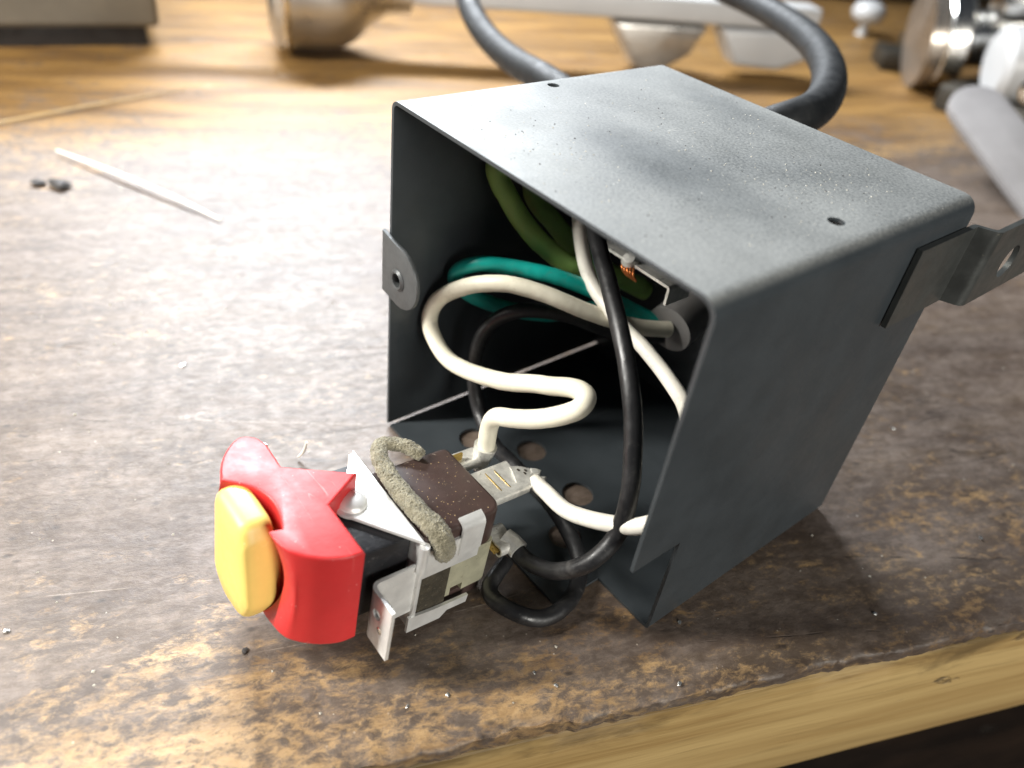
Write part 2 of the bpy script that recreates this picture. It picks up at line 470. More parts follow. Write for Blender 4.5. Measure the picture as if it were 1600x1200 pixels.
M = {}
M['bench'] = bench_material()
M['lumber'] = lumber_material('edge_lumber', (0.30, 0.185, 0.062), (0.46, 0.32, 0.130), (0.045, 0.028, 0.014))
M['shelf'] = lumber_material('shelf_wood', (0.020, 0.012, 0.008), (0.045, 0.026, 0.016), (0.10, 0.08, 0.06))
M['steel'] = sheet_steel_material()
M['strap'] = plain('strap_steel', (0.10, 0.105, 0.10), 0.38, 0.6, 0.2, 200, 0.1, (0.2, 0.19, 0.16), 0.1)
M['tab'] = plain('tab_steel', (0.085, 0.090, 0.092), 0.45, 0.3, 0.2, 300, 0.2)
M['hole_edge'] = plain('bare_thread', (0.55, 0.52, 0.45), 0.3, 0.9, 0.4, 500)
def moulded(name, col, rough, scuff, grime):
    k = NT(name)
    c = k.mix(k.ramp(k.noise(45, 5, 0.6), 0.3, 0.7), tuple(x * 0.86 for x in col), col)
    m = k.mapping(scale=(1, 0.12, 0.3), rot=(0.3, 0.5, 0.9))
    l = k.math('ABSOLUTE', k.math('SUBTRACT', k.noise(110, 2, 0.5, src=m), 0.5))
    s = k.math('MULTIPLY', k.ramp(l, 0, 0.004, 1, 0), k.ramp(k.noise(90, 2), 0.5, 0.62))
    c = k.mix(k.math('MULTIPLY', s, 0.35), c, scuff)
    c = k.mix(k.ramp(k.noise(420, 6, 0.75), 0.60, 0.74, 0, 0.35), c, grime)
    c = k.mix(k.ramp(k.voronoi(330), 0.045, 0.07, 0.7, 0), c, scuff)
    r = k.ramp(k.noise(260, 6, 0.7), 0.3, 0.7, rough - 0.03, rough + 0.07)
    h = k.math('ADD', k.noise(260, 4, 0.6), k.math('MULTIPLY', s, -0.4))
    return k.out(c, r, 0, k.bump(h, 0.12, 0.0005))
M['red'] = moulded('red_plastic', (0.56, 0.024, 0.026), 0.45, (0.72, 0.30, 0.28), (0.30, 0.02, 0.02))
M['yellow'] = moulded('yellow_plastic', (0.83, 0.60, 0.16), 0.43, (0.90, 0.75, 0.40), (0.42, 0.25, 0.05))
M['rocker'] = plain('black_plastic', (0.014, 0.014, 0.016), 0.42, 0, 0.3, 200, 0.15, (0.11, 0.105, 0.10), 0.2)
M['zinc'] = plain('zinc_plate', (0.82, 0.82, 0.80), 0.38, 0.5, 0.12, 250, 0.12, (0.42, 0.42, 0.36), 0.06)
M['zinc_dull'] = plain('dull_yellow_zinc', (0.60, 0.58, 0.42), 0.45, 0.45, 0.25, 180, 0.15, (0.26, 0.24, 0.15), 0.25)
M['bakelite'] = plain('brown_bakelite', (0.060, 0.036, 0.031), 0.42, 0, 0.25, 200, 0.12, (0.42, 0.35, 0.27), 0.16)
M['dark_foam'] = plain('dirty_foam_side', (0.055, 0.045, 0.028), 0.9, 0, 0.5, 500, 0.9, (0.24, 0.21, 0.15), 0.3)
M['foam'] = foam_material()
M['tin'] = plain('tinned_terminal', (0.74, 0.73, 0.68), 0.36, 0.5, 0.25, 420, 0.3, (0.30, 0.27, 0.2), 0.2)
M['crimp_dark'] = plain('stamped_recess', (0.06, 0.05, 0.04), 0.5, 0.6)
M['brass'] = plain('brass', (0.60, 0.42, 0.13), 0.34, 0.9, 0.3, 400)
M['copper'] = plain('copper', (0.55, 0.19, 0.06), 0.35, 0.9, 0.35, 900)
M['white_ins'] = insulation('white_insulation', (0.76, 0.72, 0.58), 0.38, (0.30, 0.25, 0.17), 0.22)
M['white_ins2'] = insulation('white_motor_insulation', (0.74, 0.71, 0.63), 0.40, (0.28, 0.25, 0.20), 0.3)
M['teal_ins'] = insulation('teal_insulation', (0.004, 0.33, 0.28), 0.36)
M['green_ins'] = insulation('green_insulation', (0.30, 0.50, 0.13), 0.45)
M['black_ins'] = insulation('black_insulation', (0.012, 0.012, 0.013), 0.34, (0.10, 0.095, 0.09), 0.25)
M['cord'] = insulation('black_cord_jacket', (0.010, 0.011, 0.012), 0.50, (0.07, 0.068, 0.065), 0.15)
M['cord'].node_tree.nodes['Principled BSDF'].inputs['Specular IOR Level'].default_value = 0.28
M['sheath'] = insulation('grey_sheath', (0.16, 0.155, 0.15), 0.5)
M['case'] = plain('beige_enamel', (0.15, 0.13, 0.10), 0.5, 0, 0.22, 40, 0.2, (0.12, 0.09, 0.06), 0.12)
M['rubber'] = plain('black_rubber', (0.02, 0.016, 0.014), 0.7)
M['cast'] = plain('cast_aluminium', (0.50, 0.48, 0.45), 0.34, 0.85, 0.18, 60, 0.2, (0.24, 0.19, 0.13), 0.1)
M['bright'] = plain('polished_steel', (0.78, 0.76, 0.72), 0.2, 1.0, 0.12, 80, 0.05)
M['white_paint'] = plain('white_enamel', (0.42, 0.42, 0.42), 0.4, 0, 0.06, 60, 0.1)
M['grey_paint'] = plain('grey_painted_steel', (0.24, 0.23, 0.23), 0.5, 0.1, 0.10, 80, 0.15, (0.18, 0.17, 0.16), 0.05)
M['tan'] = plain('steel_disc', (0.42, 0.37, 0.32), 0.36, 0.85, 0.2, 60)
M['dark_iron'] = plain('dark_iron', (0.06, 0.053, 0.042), 0.45, 0.6, 0.3, 120, 0.3)
M['pale_wood'] = plain('pale_splinter', (0.80, 0.74, 0.64), 0.6, 0, 0.15, 300)
M['chip'] = plain('metal_swarf', (0.72, 0.72, 0.70), 0.28, 0.9, 0.2, 900)
M['crumb'] = plain('dark_crumb', (0.035, 0.03, 0.028), 0.7, 0, 0.4, 900)
M['dust'] = plain('pale_grit', (0.50, 0.47, 0.40), 0.7, 0, 0.3, 900)
M['splinter_tan'] = plain('tan_splinter', (0.48, 0.34, 0.16), 0.6, 0, 0.3, 500)

# ---------------------------------------------------------------- the bench (setting)
E_ = Vector((0.382, 0.924, 0)).normalized(); N_ = Vector((E_.y, -E_.x, 0))
def bench_pt(s, t, z): return E_ * s + N_ * (0.1032 - t) + Vector((0, 0, z))
BZ = -0.0004
def build_bench():
    ss = [-1.5, -0.6, -0.3] + [-0.15 + 0.0009 * i for i in range(int(0.55 / 0.0009))] + [0.45, 0.8, 1.6, 3.2]
    ts = [0.0, 0.0006, 0.0016, 0.0035, 0.008, 0.03, 0.3, 2.2]
    vs = []; fs = []
    for s in ss:
        p = Vector((s * 160, 0, 0)); q = Vector((s * 45, 3, 0)); c = Vector((s * 420, 9, 0))
        rag = 0.0007 * noise.noise(q) + 0.0006 * noise.noise(p) + 0.0006 * noise.noise(c)
        chip = max(0.0, noise.noise(Vector((s * 38, 7, 1))) - 0.25) * 0.004
        row = []
        row.append(bench_pt(s, rag + chip * 0.4 + 0.0004, -0.0062))
        row.append(bench_pt(s, rag + chip * 0.6 + 0.0007 * noise.noise(c + Vector((0, 5, 0))), -0.0034))
        for i, t in enumerate(ts):
            k = max(0, 1 - t / 0.006)
            dz = (-0.0011 * k * k * (1 + 0.9 * noise.noise(p * 0.7 + Vector((0, t * 900, 2)))) - chip * 0.5 * k)
            dz += 0.00035 * noise.noise(Vector((s * 300, t * 300, 4))) * (1 if t < 0.02 else 0)
            row.append(bench_pt(s, t + (rag + chip) * max(0, 1 - t / 0.004) + (0.0 if i else 0.0), BZ + dz))
        vs.append(row)
    n = len(vs[0]); flat = [v for r in vs for v in r]
    for i in range(len(vs) - 1):
        for j in range(n - 1):
            fs.append((i * n + j, i * n + j + 1, (i + 1) * n + j + 1, (i + 1) * n + j))
    me = bpy.data.meshes.new('workbench_top'); me.from_pydata(flat, [], fs); me.update()
    o = link('workbench_top', me, M['bench'], None, True, 60)
    bm = bmesh.new(); bm.from_mesh(me); bmesh.ops.recalc_face_normals(bm, faces=bm.faces)
    if sum(f.normal.z for f in bm.faces) < 0: bmesh.ops.reverse_faces(bm, faces=bm.faces)
    bm.to_mesh(me); bm.free()
    return tag(o, 'worn dirty wooden workbench top', None, None, 'structure')
bench = build_bench()
def build_edge_board():
    bm = bmesh.new()
    ss = [-1.5, -0.4] + [-0.15 + 0.006 * i for i in range(92)] + [0.8, 3.2]
    prof = [(0.0330, -0.0063), (0.0012, -0.0063), (0.0003, -0.0070), (0.0001, -0.020), (0.0, -0.040), (0.0004, -0.0580), (0.0018, -0.0600), (0.0330, -0.0600)]
    rows = []
    for s in ss:
        rows.append([bm.verts.new(bench_pt(s, t + 0.0003 * noise.noise(Vector((s * 30, t * 100, z * 60))), z + 0.0004 * noise.noise(Vector((s * 20, 4, z * 50))) * (1 if z < -0.05 else 0))) for t, z in prof])
    for i in range(len(rows) - 1):
        for j in range(len(prof)):
            a, b = rows[i], rows[i + 1]; j2 = (j + 1) % len(prof)
            bm.faces.new((a[j], a[j2], b[j2], b[j]))
    return from_bm('edge_board', bm, M['lumber'], bench, True, 50)
build_edge_board()
bm = bmesh.new()
a, b, c, d = [bm.verts.new(p) for p in (bench_pt(-1.5, 0.5, -0.30), bench_pt(-1.5, -1.2, -0.30), bench_pt(3.0, -1.2, -0.30), bench_pt(3.0, 0.5, -0.30))]
bm.faces.new((a, b, c, d))
tag(from_bm('floor', bm, M['shelf']), 'dark brown floor under the bench edge', None, None, 'structure')

# ---------------------------------------------------------------- sheet metal switch box
W, D, H, T = 0.0987, 0.0901, 0.100, 0.0009
sbox = empty('switch_box', (0, 0, 0), 'open dark grey sheet metal switch box with dusty lid', 'box')
shell = sheet('shell', [(0, 0.0007), (0, H), (W, H), (W, 0), (0.0019, 0)], [0, 0.0024, 0.0038, 0.0015, 0], T, 0, D, M['steel'], sbox, seg=7)
holes = [cyl_bm((0.0053, 0.0449, H), (0, 0, 1), 0.0016, 0.01), cyl_bm((0.0896, 0.0467, H), (0, 0, 1), 0.0018, 0.01)]
for x, y in ((0.0339, 0.0305), (0.0552, 0.0305), (0.0205, 0.0185), (0.0650, 0.0170)):
    holes.append(cyl_bm((x, y, 0), (0, 0, 1), 0.0046, 0.01, 32))
holes.append(box_bm((0.0805, -0.01, -0.01), (W + 0.01, 0.0150, 0.0330)))
cut(shell, holes)
back = box('back_panel', (T + 0.0002, D - 0.0022, T + 0.0002), (W - T - 0.0002, D - 0.0011, H - T - 0.0002), M['steel'], sbox)
cut(back, [cyl_bm((0.045, D, 0.049), (0, 1, 0), 0.0068, 0.02, 28), cyl_bm((0.020, D, 0.060), (0, 1, 0), 0.0068, 0.02, 28)])
# mounting tab folded in from the left wall
tp = [(-0.0012, 0.0485), (0.0062, 0.0475)] + [(0.0070 + 0.0088 * math.cos(a), 0.0563 + 0.0088 * math.sin(a)) for a in [math.radians(-80 + 16 * i) for i in range(11)]] + [(0.0058, 0.0651), (-0.0012, 0.0664)]
tab = prism('mounting_tab', tp, -0.0016, -0.0004, M['tab'], sbox, mp=lambda u, v, w: (u, w, v), bevel=0.0003)
cut(tab, [cyl_bm((0.0069, 0, 0.0556), (0, 1, 0), 0.0019, 0.02, 24)])
ring = bmesh.new()
n = 28
pr = [(0.0019, -0.0022), (0.0024, -0.0024), (0.0030, -0.0018), (0.0030, 0.0024), (0.0019, 0.0024)]
rr = [[ring.verts.new((0.0069 + r * math.cos(2 * math.pi * k / n), y, 0.0556 + r * math.sin(2 * math.pi * k / n))) for k in range(n)] for r, y in pr]
for i in range(len(pr)):
    for k in range(n):
        j = (i + 1) % len(pr)
        ring.faces.new((rr[i][k], rr[i][(k + 1) % n], rr[j][(k + 1) % n], rr[j][k]))
tr = from_bm('threaded_collar', ring, M['tab']); tr.parent = tab
# offset strap welded to the right wall
strap = sheet('mounting_strap', [(W + 0.0003, 0.0672), (W + 0.0003, 0.0930), (W + 0.0048, 0.0950), (W + 0.0048, 0.1350)], [0, 0.0013, 0.0013, 0], 0.0013, 0.0740, 0.0935, M['strap'], sbox, seg=8, mp=lambda u, v, w: (u, v, w))
cut(strap, [cyl_bm((W + 0.0048, 0.1105, 0.0822), (1, 0, 0), 0.0043, 0.02, 32)])

# ---------------------------------------------------------------- wires
PTS = {
    'white_feed': [(0.0454, 0.0008, 0.0218), (0.0457, 0.0015, 0.0255), (0.0459, 0.0015, 0.0315), (0.0464, 0.0015, 0.0349), (0.0488, 0.0010, 0.0387), (0.0542, 0.0010, 0.0425), (0.0616, 0.0020, 0.0471), (0.0672, 0.0040, 0.0519), (0.0701, 0.0060, 0.0554), (0.0699, 0.0075, 0.0571), (0.0656, 0.0090, 0.0559), (0.0541, 0.0100, 0.0487), (0.0397, 0.0085, 0.0410), (0.0236, 0.0085, 0.0343), (0.0113, 0.0095, 0.0328), (0.0049, 0.0105, 0.0369), (0.0052, 0.0125, 0.0440), (0.0115, 0.0160, 0.0508), (0.0210, 0.0220, 0.0553), (0.0290, 0.0300, 0.0544), (0.0370, 0.0400, 0.0501), (0.0437, 0.0520, 0.0455), (0.0477, 0.0630, 0.0432)],
    'teal': [(0.0452, 0.0680, 0.0406), (0.0388, 0.0600, 0.0443), (0.0317, 0.0470, 0.0517), (0.0248, 0.0380, 0.0553), (0.0161, 0.0290, 0.0560), (0.0108, 0.0220, 0.0563), (0.0064, 0.0185, 0.0533), (0.0048, 0.0185, 0.0488), (0.0075, 0.0235, 0.0435), (0.0122, 0.0320, 0.0397), (0.0183, 0.0420, 0.0376), (0.0294, 0.0540, 0.0425), (0.0430, 0.0690, 0.0406)],
    'black_feed': [(0.0456, 0.0680, 0.0379), (0.0403, 0.0560, 0.0394), (0.0364, 0.0490, 0.0410), (0.0297, 0.0380, 0.0458), (0.0238, 0.0300, 0.0463), (0.0185, 0.0245, 0.0424), (0.0154, 0.0210, 0.0338), (0.0158, 0.0200, 0.0209), (0.0200, 0.0195, 0.0118), (0.0309, 0.0170, 0.0086), (0.0462, 0.0140, 0.0114), (0.0620, 0.0125, 0.0126), (0.0702, 0.0133, 0.0075), (0.0774, 0.0103, 0.0042), (0.0830, 0.0026, 0.0035), (0.0831, -0.0062, 0.0032), (0.0781, -0.0124, 0.0050), (0.0698, -0.0129, 0.0035), (0.0655, -0.0045, 0.0055)],
    'black_motor': [(0.0160, 0.0620, 0.0860), (0.0270, 0.0470, 0.0875), (0.0359, 0.0360, 0.0788), (0.0470, 0.0290, 0.0752), (0.0583, 0.0230, 0.0710), (0.0680, 0.0180, 0.0664), (0.0765, 0.0140, 0.0595), (0.0827, 0.0110, 0.0509), (0.0870, 0.0080, 0.0424), (0.0889, 0.0050, 0.0318), (0.0878, -0.0000, 0.0257), (0.0825, -0.0030, 0.0185), (0.0763, -0.0040, 0.0139), (0.0716, -0.0043, 0.0121), (0.0671, -0.0052, 0.0141)],
    'white_motor': [(0.0120, 0.0660, 0.0850), (0.0180, 0.0560, 0.0830), (0.0204, 0.0470, 0.0700), (0.0258, 0.0460, 0.0601), (0.0339, 0.0450, 0.0535), (0.0454, 0.0440, 0.0502), (0.0565, 0.0430, 0.0485), (0.0674, 0.0400, 0.0479), (0.0772, 0.0360, 0.0468), (0.0854, 0.0290, 0.0442), (0.0916, 0.0210, 0.0413), (0.0948, 0.0130, 0.0400), (0.0927, 0.0080, 0.0371), (0.0841, 0.0050, 0.0317), (0.0729, 0.0055, 0.0252), (0.0596, 0.0066, 0.0230)],
    'green': [(0.0294, 0.0690, 0.0461), (0.0248, 0.0530, 0.0533), (0.0199, 0.0445, 0.0561), (0.0137, 0.0380, 0.0621), (0.0080, 0.0320, 0.0722), (0.0052, 0.0290, 0.0803), (0.0060, 0.0330, 0.0925), (0.0040, 0.0400, 0.0940), (0.0040, 0.0460, 0.0880), (0.0028, 0.0450, 0.0694), (0.0110, 0.0480, 0.0625), (0.0175, 0.0530, 0.0552), (0.0237, 0.0600, 0.0502), (0.0300, 0.0720, 0.0435)],
    'cord': [(0.0200, 0.0860, 0.0600), (0.0170, 0.0980, 0.0680), (0.0268, 0.1080, 0.0877), (0.0329, 0.1180, 0.0908), (0.0272, 0.1400, 0.0912), (0.0098, 0.1700, 0.0922), (-0.0272, 0.2120, 0.0908), (-0.0812, 0.2500, 0.0885), (-0.1168, 0.2620, 0.0883), (-0.1700, 0.2620, 0.0980), (-0.2050, 0.2250, 0.0900), (-0.2058, 0.1720, 0.0707), (-0.1822, 0.1580, 0.0648), (-0.1460, 0.1420, 0.0630), (-0.1093, 0.1280, 0.0649), (-0.0676, 0.1150, 0.0692), (-0.0220, 0.1140, 0.0620), (0.0200, 0.1080, 0.0520), (0.0400, 0.0970, 0.0495), (0.0450, 0.0860, 0.0490)],
}
wf = empty('white_wire', PTS['white_feed'][0], 'cream white wire looping in an S from the box to the flag terminal', 'wire', 'loose wires in the switch box')
def part_at(o, root):
    o.parent = root
    o.matrix_parent_inverse = Matrix.Translation(root.location).inverted()
    return o
def wire(root, key, r, mat):
    """hand-bent wire: the path wanders slightly and the insulation is a little uneven"""
    sd = len(key) * 3.7
    Q = smooth_path(PTS[key], 14, 4)
    n = len(Q)
    Q = [q + noise.noise_vector(q * 95 + Vector((sd, 0, 0))) * 0.0003 * min(1, i / 8, (n - 1 - i) / 8) for i, q in enumerate(Q)]
    bm = bmesh.new()
    bm_tube(bm, Q, r, 20, True, rfun=lambda t: 1 + 0.022 * noise.noise(Vector((t * 60, sd, 0))) + 0.02 * noise.noise(Vector((t * 190, sd, 3))))
    return part_at(from_bm('insulation', bm, mat, None, True, 60), root)
wire(wf, 'white_feed', 0.0023, M['white_ins'])
tw = empty('teal_wire', PTS['teal'][-1], 'teal green ground wire folded in a hairpin loop inside the box', 'wire', 'loose wires in the switch box')
wire(tw, 'teal', 0.0022, M['teal_ins'])
bf = empty('black_wire', PTS['black_feed'][-1], 'black wire looping low across the box floor and bench under the switch', 'wire', 'loose wires in the switch box')
wire(bf, 'black_feed', 0.0021, M['black_ins'])
bmw = empty('black_wire', PTS['black_motor'][-1], 'black wire hanging from under the lid in front of the white wires', 'wire', 'loose wires in the switch box')
wire(bmw, 'black_motor', 0.0021, M['black_ins'])
wm = empty('white_wire', PTS['white_motor'][-1], 'dirty white wire running behind the right wall to the wide spade terminal', 'wire', 'loose wires in the switch box')
wire(wm, 'white_motor', 0.0020, M['white_ins2'])
gw = empty('green_wire', PTS['green'][0], 'thick olive green wire doubled over under the lid', 'wire', 'loose wires in the switch box')
wire(gw, 'green', 0.0029, M['green_ins'])

cord = empty('power_cord', PTS['cord'][0], 'thick black power cord looping up behind the box', 'cord')
part_at(tube('jacket', PTS['cord'], 0.0058, M['cord'], None, n=24, sides=32, passes=60), cord)
sh = bmesh.new()
bm_tube(sh, smooth_path([(0.0450, 0.0885, 0.0490), (0.0452, 0.080, 0.0470), (0.0458, 0.072, 0.0440), (0.0470, 0.0640, 0.0425)], 6), 0.0072, 24)
part_at(from_bm('sheath_end', sh, M['sheath']), cord)
# clamp strip with a screw and bare copper on the back panel
clip = empty('ground_strip', (0.040, 0.0545, 0.0635), 'small tinned strip with a screw and bare copper inside the box', 'metal strip')
part_at(sheet('strip', [(0.026, 0.0640), (0.0535, 0.0640), (0.0535, 0.0585)], [0, 0.001, 0], 0.0008, 0.0500, 0.0590, M['tin'], None, mp=lambda u, v, w: (u, w, v)), clip)
part_at(lathe('screw', [(0.0001, 0.0018), (0.0016, 0.0016), (0.0024, 0.0004), (0.0024, -0.001)], M['tin'], None, axis_mtx((0.0385, 0.0505, 0.0640), (0.1, -0.6, 0.8))), clip)
for i in range(5):
    part_at(tube('copper_strand', [(0.0370 + 0.0010 * i, 0.0495, 0.0632), (0.0380 + 0.0011 * i, 0.0482, 0.0622), (0.0400 + 0.0008 * i, 0.0490, 0.0605)], 0.00035, M['copper'], None, 5, 6), clip)

# ---------------------------------------------------------------- paddle switch (local x: towards the paddle, y: towards the bench edge, z: up)
sw = empty('paddle_switch', (0, 0, 0), 'red paddle switch with yellow key lying before the box', 'switch')
sm = Matrix(((-0.0017, 1.0, 0.0078), (-0.9953, -0.0024, 0.0968), (0.0969, -0.0076, 0.9953)))
sw.matrix_world = Matrix.Translation((0.0751, -0.0448, 0.0093)) @ sm.to_4x4() @ Matrix.Scale(0.9486, 4)
XY = lambda u, v, w: (u, v, w)
# bakelite body, metal wrap and lower moulding
bp = fillet([(-0.0120, -0.0345), (-0.0355, -0.0345), (-0.0358, -0.0092), (-0.0120, -0.0092)], [0.0005, 0.002, 0.0042, 0.0005], True)
body = prism('body', bp, 0.0125, 0.0240, M['bakelite'], sw, bevel=0.0011, seg=3)
bp2 = fillet([(-0.0120, -0.0342), (-0.0352, -0.0342), (-0.0354, -0.0096), (-0.0120, -0.0096)], [0.0005, 0.0015, 0.0015, 0.0005], True)
wrapm = prism('metal_wrap', bp2, -0.0020, 0.0125, M['zinc_dull'], sw)
bp3 = fillet([(-0.0140, -0.0338), (-0.0348, -0.0338), (-0.0350, -0.0102), (-0.0140, -0.0102)], [0.0005, 0.0015, 0.0015, 0.0005], True)
prism('lower_body', bp3, -0.0062, -0.0020, M['bakelite'], sw, bevel=0.0006)
cut(wrapm, [box_bm((-0.0275, -0.0120, -0.0040), (-0.0238, -0.0080, 0.0006))])
box('gasket_side', (-0.0220, -0.0118, -0.0045), (-0.0122, -0.0088, 0.0150), M['dark_foam'], sw, 0.0006)
# frame plate, ear with the pivot, side brackets, clips
ear = [(-0.0128, -0.0430), (-0.0118, -0.0082)] + [(-0.0034 + 0.0043 * math.cos(math.radians(t)), -0.0265 + 0.0043 * math.sin(math.radians(t))) for t in range(58, -75, -12)]
box('frame_plate', (-0.0126, -0.0430, -0.0065), (-0.0114, -0.0080, 0.0236), M['zinc'], sw, 0.0003)
prism('pivot_ear', ear, 0.0237, 0.0247, M['zinc'], sw, bevel=0.0002)
lathe('rivet', [(0.0036, 0.0), (0.0035, 0.0006), (0.0029, 0.0012), (0.0018, 0.0016), (0.0003, 0.00175)], M['zinc'], sw, Matrix.Translation((-0.0036, -0.0268, 0.0247)), 32, 60)
for s in (1, -1):
    cy = -0.0255
    f = (lambda v: v) if s == 1 else (lambda v: 2 * cy - v)
    br = sheet('side_bracket', [(-0.0122, f(-0.0090)), (0.0, f(-0.0090)), (0.0, f(-0.0002))], [0, 0.0014, 0], 0.0009 * s, 0.0, 0.0165, M['zinc'], sw, mp=XY)
    cut(br, [cyl_bm((0, f(-0.0056), 0.0104), (1, 0, 0), 0.0015, 0.01, 18)])
    ti = lathe('dark_hole_plug', [(0.0022, 0.0), (0.0022, 0.0012), (0.0001, 0.0012)], M['dark_iron'], None, axis_mtx((-0.0022, f(-0.0056), 0.0104), (1, 0, 0)), 6)  # dark plug added behind the hole so its inside looks shaded
    ti.parent = br
    d = lathe('rivet_head', [(0.0017, 0.0), (0.0016, 0.0004), (0.0010, 0.0008), (0.0001, 0.0009)], M['bright'], None, axis_mtx((0.0001, f(-0.0040), 0.0066), (1, 0, 0)), 20, 60)
    d.parent = br
sheet('top_clip', [(-0.0122, -0.0086), (-0.0260, -0.0084), (-0.0292, -0.0084)], [0, 0.002, 0], -0.0008, 0.0112, 0.0205, M['zinc'], sw, mp=XY)
sheet('clip_hook', [(-0.0078, 0.0150), (-0.0078, 0.0245), (-0.0105, 0.0255)], [0, 0.0022, 0], -0.0007, -0.0290, -0.0225, M['zinc'], sw, mp=lambda u, v, w: (w, u, v))
lt = [(-0.0105, -0.0010), (-0.0105, -0.0065), (-0.0205, -0.0072), (-0.0225, -0.0052), (-0.0285, -0.0056), (-0.0288, -0.0030), (-0.0180, -0.0022)]
prism('lower_clip', lt, -0.0086, -0.0078, M['zinc'], sw, mp=lambda u, v, w: (u, w, v))
lathe('rolled_corner', [(0.0012, 0.0150), (0.0012, 0.0236)], M['zinc'], sw, Matrix.Translation((-0.0118, -0.0082, 0)), 16)
# rocker
rp = fillet([(-0.0112, -0.0400), (-0.0112, -0.0124), (0.0020, -0.0128), (0.0100, -0.0200), (0.0100, -0.0330), (0.0040, -0.0400)], [0.0005, 0.0008, 0.004, 0.004, 0.004, 0.003], True)
prism('rocker', rp, 0.0015, 0.0232, M['rocker'], sw, bevel=0.0006)
# paddle: outline extruded, with finger recesses scooped beside the key
def build_paddle():
    prof = [(0.0040, -0.0085), (0.0040, -0.0241), (-0.0064, -0.0305), (0.0079, -0.0399), (0.0076, -0.0485), (0.0090, -0.0518), (0.0120, -0.0533),
            (0.0150, -0.0516), (0.0182, -0.0481), (0.0202, -0.0445), (0.0212, -0.0413), (0.0179, -0.0381), (0.0156, -0.0352), (0.0143, -0.0310), (0.0146, -0.0265), (0.0160, -0.0225),
            (0.0189, -0.0232), (0.0186, -0.0196), (0.0176, -0.0165), (0.0158, -0.0140), (0.0134, -0.0118), (0.0105, -0.0100), (0.0074, -0.0088)]
    bm = bmesh.new()
    L = 25; rows = []
    for j in range(L):
        q = j / (L - 1); z = 0.0010 + (0.0300 - 0.0010) * q
        scoop = math.sin(math.pi * q) ** 0.8
        P2 = []
        for i, (u, v) in enumerate(prof):
            du = dv = 0.0
            if i in (15, 16, 17):
                dv = 0.0045 * scoop * (1.0 if i < 17 else 0.75) - 0.0022 * (1 - q); du = -0.0026 * scoop * (1 if i == 16 else 0.7)
            if i == 18: dv = 0.0020 * scoop; du = -0.0012 * scoop
            if i in (10, 11): dv = -0.0030 * scoop
            P2.append(Vector((u + du, v + dv, z)))
        ring = P2[:4] + catmull(P2[4:11], 4) + catmull(P2[11:16], 4) + catmull(P2[16:23] + [P2[0]], 4)[:-1]
        rows.append([bm.verts.new(p) for p in ring])
    n = len(rows[0])
    for j in range(L - 1):
        for i in range(n):
            bm.faces.new((rows[j][i], rows[j][(i + 1) % n], rows[j + 1][(i + 1) % n], rows[j + 1][i]))
    f0 = bm.faces.new(list(reversed(rows[0]))); f1 = bm.faces.new(rows[-1])
    bmesh.ops.recalc_face_normals(bm, faces=bm.faces)
    bmesh.ops.bevel(bm, geom=list(f0.edges) + list(f1.edges), offset=0.0006, segments=3, profile=0.5, affect='EDGES')
    return from_bm('paddle', bm, M['red'], sw, True, 38)
paddle = build_paddle()
# yellow key: rounded slab, domed front, worn edges
def build_key():
    out = fillet([(-0.0412, 0.0292), (-0.0430, 0.0015), (-0.0370, -0.0032), (-0.0262, -0.0012), (-0.0228, 0.0060), (-0.0248, 0.0250), (-0.0268, 0.0292)], [0.0030, 0.006, 0.007, 0.006, 0.006, 0.004, 0.003], True, 7)
    bm = bmesh.new()
    cx = sum(p.x for p in out) / len(out); cz = sum(p.y for p in out) / len(out)
    lv = [(0.0162, 0.3), (0.0162, 0.95), (0.0168, 0.99), (0.0180, 1.0), (0.0205, 1.0), (0.0217, 0.985), (0.0226, 0.95), (0.0232, 0.88), (0.0235, 0.6), (0.0236, 0.3)]
    rows = [[bm.verts.new((a, cx + (p.x - cx) * k, cz + (p.y - cz) * k)) for p in out] for a, k in lv]
    n = len(out)
    for j in range(len(rows) - 1):
        for i in range(n): bm.faces.new((rows[j][i], rows[j][(i + 1) % n], rows[j + 1][(i + 1) % n], rows[j + 1][i]))
    bm.faces.new(rows[0]); bm.faces.new(rows[-1])
    return from_bm('key', bm, M['yellow'], sw, True, 60)
key = build_key()
st_ = box('key_stem', (0.0090, -0.0380, 0.0000), (0.0168, -0.0250, 0.0225), M['yellow'], None, 0.0008)
st_.parent = key
# foam gasket on the top edge
def build_foam():
    P = [(-0.0265, -0.0325, 0.0252), (-0.0250, -0.0360, 0.0262), (-0.0222, -0.0390, 0.0262), (-0.0190, -0.0400, 0.0262), (-0.0166, -0.0370, 0.0262), (-0.0152, -0.0310, 0.0260),
         (-0.0148, -0.0230, 0.0258), (-0.0150, -0.0150, 0.0258), (-0.0160, -0.0100, 0.0250), (-0.0164, -0.0072, 0.0228), (-0.0166, -0.0062, 0.0190)]
    Q = smooth_path(P, 32, 4)
    bm = bmesh.new()
    bm_tube(bm, Q, 0.0022, 64, True, rfun=lambda t: (0.85 + 0.45 * t) * min(1, 0.72 + t * 9, 0.72 + (1 - t) * 9), flat=0.70, upv=(0.05, 0.1, 1))
    bmesh.ops.recalc_face_normals(bm, faces=bm.faces)
    for v in bm.verts:
        v.co += v.normal * (0.00030 * noise.noise(v.co * 2300) + 0.00018 * noise.noise(v.co * 5200) + 0.0003 * noise.noise(v.co * 520))
    return from_bm('foam_gasket', bm, M['foam'], sw, True, 80)
build_foam()
